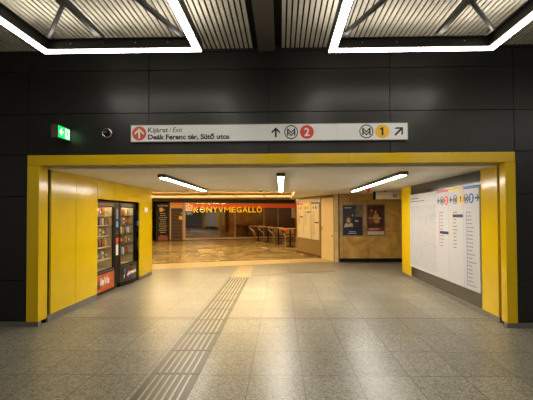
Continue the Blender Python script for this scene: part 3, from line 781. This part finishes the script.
art(t, 'print_white_band', P('whiteband', (208, 186, 150)), [(.03, .03), (w_-.03, .03), (w_-.03, .14), (.03, .14)], .011)
bm = bmesh.new()
for x, y, L_ in ((.08, .56, .42), (.08, .21, .36), (.08, .18, .28)): bx(bm, x, y, .014, x+L_, y+.014, .015)
link('print_text_lines', bm, 'paper', t)

t = thing('hanging_sign', 'pale hanging metro sign with a dark end cap in front of the marble wall', 'sign', mw=facing((2.66, 10.5, 1.965), (1, 0, 0)))
link('panel', box(.05, 0, -.12, 1.7, .205, 0), 'board_warm', t)
link('end_cap', box(0, -.01, -.125, .05, .215, .005), 'black', t)
link('hanger', bx(box(.3, .2045, -.08, .36, .226, -.04), 1.3, .2045, -.08, 1.36, .226, -.04), 'black', t)
metro_m(t, .60, .10, .068, .0005)
link('yellow_square', box(.72, .01, .0005, .95, .195, .002), 'line_yellow', t)
digit_one(.80, .10, .1, .0022, 'ink', t)

# line maps on the angled wall
def small_map(u0, u1, cm, num, box_z, n, label):
    t = thing('line_map_poster', label, 'map', mw=AM @ Matrix.Translation((u0, .62, 0)), group='line maps on the angled wall')
    w_, h_ = u1-u0, 1.36
    link('panel', box(0, 0, .001, w_, h_, .018, bev=.002), 'board_warm', t)
    link('colour_band', box(0, h_-.07, .018, w_, h_, .020), cm, t)
    metro_m(t, w_*.28, h_-.19, .06, .0185)
    disc('line_roundel', w_*.62, h_-.19, .07, .0185, cm, t)
    if num == '1': digit_one(w_*.62, h_-.19, .08, .021, 'ink', t)
    else: text('line_number', num, .1, w_*.62, h_-.23, .021, 'white' if num != '1' else 'ink', t, align='CENTER', height=.08)
    bm = bmesh.new(); bx(bm, .10, h_-.34-n*.05, .0185, .108, h_-.32, .0195)
    for i in range(n):
        z = h_-.34-i*.05; bx(bm, .13, z-.006, .0185, .13+random.uniform(.12, .22), z+.006, .0195)
    link('station_names', bm, 'ink_grey', t)
    link('highlighted_station', box(w_*.45, box_z, .0185, w_*.98, box_z+.045, .0205), 'navy', t)
k = AL/3.10    # wall length per metre of y
small_map((14.95-14.80)*k, (14.95-14.23)*k, 'line_red', '2', .80, 10, 'cream line map with a red top band on the angled wall, farthest of three')
small_map((14.95-14.19)*k, (14.95-13.56)*k, 'line_yellow', '1', .98, 11, 'cream line map with a yellow top band on the angled wall, middle of three')
small_map((14.95-13.50)*k, (14.95-12.90)*k, 'line_blue', '3', .60, 18, 'cream line map with a dark blue top band on the angled wall, nearest the door')

# ================================================================== BOOKSHOP
YS = 22.4
TH = math.atan(.33); SC, SS = math.cos(TH), math.sin(TH); P0 = Vector((-5.97, 22.0, 0)); SU = Vector((SC, SS, 0)); SN = Vector((SS, -SC, 0))
def SX(x):      # distance along the slanting shop line
    t_ = x/22.4; return (22*t_+5.97)/(SC-t_*SS)
def shop_at(x, out=0.0, z=0.0): return P0 + SU*SX(x) + SN*out + Vector((0, 0, z))
t = thing('bookshop_window', 'glazed bookshop front with an orange band across the top, closing the hall', 'shop front', tuple(P0), TH)
def sb(x0, z0, x1, z1, y0, y1, bm=None): return bx(bm or bmesh.new(), SX(x0), y0, z0, SX(x1), y1, z1)
bm = bmesh.new()
sb(-6.02, .03, -5.90, 2.30, -.04, .05, bm); sb(-5.90, .03, .95, .13, -.04, .05, bm); sb(-5.90, 2.24, .95, 2.30, -.04, .05, bm)
link('window_frame', bm, 'shop_frame', t)
link('plinth', sb(-6.02, 0, .95, .03, -.03, .05), 'black', t)
link('window_pane', sb(-5.90, .13, .95, 2.24, .0, .012), 'shop_glass', t)
for x in (-3.76, -2.83, -1.05, -.19):
    link('mullion', sb(x-.022, .13, x+.022, 2.07, -.015, -.001), 'shop_frame' if x > -3 else 'bronze', t)
link('orange_band', sb(-5.90, 1.99, .95, 2.235, -.02, -.001), 'fascia_red', t)
struct('wall_hall_lintel', box(-3.45, -.05, 2.34, 7.45, .08, 2.515), 'shop_deep', mw=facing(P0, SU) @ Matrix.Rotation(-math.pi/2, 4, 'X'))
for x0, x1 in ((-3.9, -2.9), (-2.85, -1.1), (-1.05, -.2), (-.15, .9)): link('blind', sb(x0, .1, x1, 2.1, .45, .5), 'shop_dark', t)
link('back_wall', sb(-5.9, .0, .95, 2.3, 1.5, 1.55), 'shop_deep', t)
link('counter', sb(-5.6, 0.03, -4.2, .9, 1.0, 1.4), 'shop_dark', t)
t = tag(link('shop_notice', box(0, 1.32, 0, .32, 1.98, .012), 'board_warm', mw=facing(shop_at(.62, .07), SU)), 'pale upright panel at the right end of the bookshop window', 'notice')
t = thing('shop_lettering', 'yellow KÖNYVMEGÁLLÓ letters on the bookshop window', 'lettering', mw=facing(shop_at(-5.43, .075, 1.70), SU))
wl = [('K', 1.0), ('Ö', 1.12), ('N', 1.1), ('Y', .95), ('V', .98), ('M', 1.3), ('E', .85), ('G', 1.08), ('Á', 1.05), ('L', .75), ('L', .75), ('Ó', 1.12)]
tot = sum(q[1] for q in wl); span = SX(-1.166)-SX(-5.43); xx = 0.0
for ch, wd in wl:
    a_ = wd/tot*span; cxl = xx + a_/2; gw = a_*.84; xx += a_
    text('letter_outline', ch, .48, cxl, -.005, -.005, 'letter_r', t, width=gw+.05, bold=0.0 if ch == 'M' else .016, ext=.008, align='CENTER')
    text('letter_face', ch, .48, cxl, .0, .006, 'letter_y', t, width=gw, bold=0.0 if ch == 'M' else .008, ext=.010, align='CENTER')
t = thing('shop_sign', 'small square shop sign, peach above and blue below, left of the yellow letters', 'sign', mw=facing(shop_at(-5.88, .08, 1.54), SU))
link('lower_panel', box(0, 0, 0, .40, .24, .03), mat('sign_teal', (50, 104, 134), .4), t)
link('upper_panel', box(0, .24, 0, .40, .62, .03), mat('sign_peach', (240, 180, 120), .4, emit=.25), t)
bm = bmesh.new()
for x, y, L_ in ((.07, .12, .26), (.07, .08, .2)): bx(bm, x, y, .0305, x+L_, y+.018, .032)
link('sign_lines', bm, 'paper', t)
ring(bm := bmesh.new(), .20, .43, .12, .09, .0305, .033); link('sign_emblem', bm, 'red_orange', t)
# door and its little fascia
t = thing('shop_door', 'brown shop door under a red and yellow band, between the black menu board and the window', 'door', tuple(shop_at(-6.43)), TH)
link('frame', bx(bx(bx(bmesh.new(), -.41, -.04, .03, -.34, .05, 2.30), .34, -.04, .03, .37, .05, 2.30), -.34, -.04, 1.95, .34, .05, 2.0), 'shop_frame', t)
link('leaf', box(-.34, .0, .03, .34, .04, 1.95), 'shop_dark', t)
bm = bmesh.new()
for i in range(9): bx(bm, -.30, -.012, .14+i*.2, .30, .0, .30+i*.2, bev=.004)
link('leaf_slats', bm, 'shop_deep', t)
link('handle', bx(bmesh.new(), .24, -.03, 1.52, .27, -.012, 1.72), 'chrome', t)
link('door_notice', box(.12, -.016, 1.26, .32, -.012, 1.48), 'paper_y', t)
link('red_band', box(-.34, -.03, 2.14, .34, -.02, 2.29), 'fascia_red', t)
link('yellow_band', box(-.34, -.03, 2.0, .34, -.02, 2.14), 'line_yellow', t)
# menu board
t = thing('menu_board', 'tall black menu board with pale writing left of the brown shop door', 'menu board', mw=facing(shop_at(-7.72, .06, .0), SU))
link('panel', box(0, 0, -.1, .74, 2.24, 0), 'black', t)
bm = bmesh.new()
for i in range(10):
    z = 1.62-i*.125; L_ = random.uniform(.26, .46); x = .37-L_/2
    while x < .37+L_/2: q = random.uniform(.03, .08); bx(bm, x, z, .0005, x+q, z+.035, .002); x += q+.02
link('menu_lines', bm, mat('chalk', (196, 176, 140), .6), t)
prism(bm := bmesh.new(), [(.20, 1.75), (.36, 1.75), (.38, 1.98), (.18, 1.98)], .0005, .003); ring(bm, .42, 1.86, .06, .035, .0005, .003)
link('mug_picture', bm, mat('mug', (220, 180, 110), .5), t)
prism(bm := bmesh.new(), [(.1, .03), (.66, .03), (.68, .2), (.56, .36), (.44, .30), (.30, .38), (.14, .28)], .0005, .003)
link('food_picture', bm, mat('food_print', (128, 66, 40), .5, vary=.5, vscale=12), t)
bm = bmesh.new()
for x, L_ in ((.1, .10), (.24, .20), (.48, .2)): bx(bm, x, 2.06, .0005, x+L_, 2.14, .002)
link('title_lines', bm, mat('title_pink', (190, 150, 130), .6), t)
# left-hand door with cream frame
t = thing('glazed_door', 'cream framed glazed door at the far left of the hall, partly behind the yellow wall', 'door', tuple(P0 + SU*(-2.66)), TH)
link('frame', bx(bx(bx(bmesh.new(), -.8, -.04, .03, -.72, .05, 2.06), .78, -.04, .03, .90, .05, 2.06), -.8, -.04, 2.0, .9, .05, 2.08), 'cream_door', t)
link('pane', box(-.72, 0, .03, .78, .012, 2.0), 'glass', t)
link('backing', box(-.72, .3, .03, .78, .32, 2.0), 'board_warm', t)
link('signboard', box(-.8, -.05, 2.09, .96, .05, 2.29), 'shop_deep', t)
bm = bmesh.new()
for x, L_ in ((.42, .12), (.58, .16), (.80, .12)): bx(bm, x, -.055, 2.13, x+L_, -.05, 2.22)
link('signboard_lines', bm, 'title_pink' if 'title_pink' in MT else mat('title_pink2', (190, 150, 130), .6), t)

# ================================================================== CAFE TABLES AND CHAIRS
def cafe_table(loc, label, red=False):
    t = thing('cafe_table', label, 'table', loc, group='tables before the bookshop')
    X0, X1 = -.56, .27
    link('table_top', box(X0, -.36, .84, X1, .36, .868, bev=.006), 'top_cream', t)
    link('edge_band', bx(bx(box(X0-.004, -.364, .828, X1+.004, -.36, .866), X0-.004, -.36, .828, X0, .36, .866), X1, -.36, .828, X1+.004, .36, .866), 'bronze', t)
    if red: link('red_strip', box(X0+.10, -.372, .80, X0+.46, -.364, .862), 'line_red', t)
    bm = bmesh.new(); tube(bm, [(0, 0, .03), (0, 0, .84)], .035, 12); link('pedestal', bm, 'black', t)
    bm = bmesh.new(); lathe(bm, [(.22, 0), (.22, .012), (.05, .04)], n=24); link('foot', bm, 'black', t)
    for y in (-.26, .26):
        bm = bmesh.new(); tube(bm, [(X0+.12, y, .838), (X0+.04, y, .825), (X0+.02, y, .78), (X0+.07, y, .72), (X0+.24, y, .60), (X0+.32, y, .52), (X0+.34, y, .42), (X0+.34, y, 0)], .019, 8)
        link('leg', bm, 'chrome', t, smooth=True)
    return t
def cafe_chair(loc, rz, label):
    t = thing('cafe_chair', label, 'chair', loc, rz, group='chrome chairs before the bookshop')
    for s in (-1, 1):
        bm = bmesh.new(); x = s*.25
        tube(bm, [(x, .22, .012), (x, .10, .012), (x, -.10, .02), (x, -.18, .08), (x, -.19, .35), (x, -.20, .52), (x, -.26, .62), (x, -.40, .76), (x, -.43, .80), (x, -.38, .83), (x, -.1, .83), (x, .20, .86)], .014, 8)
        link('side_frame', bm, 'chrome', t, smooth=True)
        link('arm_pad', box(x-.022, -.30, .84, x+.022, .10, .862, bev=.004), 'black', t)
    bm = bmesh.new(); tube(bm, [(-.25, -.19, .44), (.25, -.19, .44)], .012, 8); link('cross_bar', bm, 'chrome', t)
    link('seat', box(-.23, -.22, .44, .23, .24, .475, bev=.01), 'shell', t)
    bm = bmesh.new(); n = 8; rows = []
    for j in range(5):
        z = .50+.09*j; y = .22+.03*j
        rows.append([bm.verts.new((-.23+.46*i/n, y+.05*math.sin(math.pi*i/n), z)) for i in range(n+1)])
    for a, b in zip(rows, rows[1:]):
        for i in range(n): bm.faces.new((a[i], a[i+1], b[i+1], b[i]))
    bmesh.ops.solidify(bm, geom=bm.faces[:], thickness=.02)
    link('backrest', bm, 'shell', t, smooth=True)
pos = [(-1.36, 21.9), (-.74, 20.5), (-.14, 19.1), (.44, 17.6)]
names = ('farthest', 'second farthest', 'second nearest', 'nearest')
for i, (x, y) in enumerate(pos):
    cafe_table((x, y, 0), ('%s of the cafe tables lined up before the bookshop window' % names[i]) if i != 3 else 'nearest of the cafe tables, the one with a red edge, beside the angled wall', i == 3)
for (x, y), lb in (((-.19, 19.92), 'second nearest'), ((.415, 18.41), 'nearest')):
    cafe_chair((x, y, 0), 0.0, 'chrome tube chair with tan shell behind the %s cafe table' % lb)
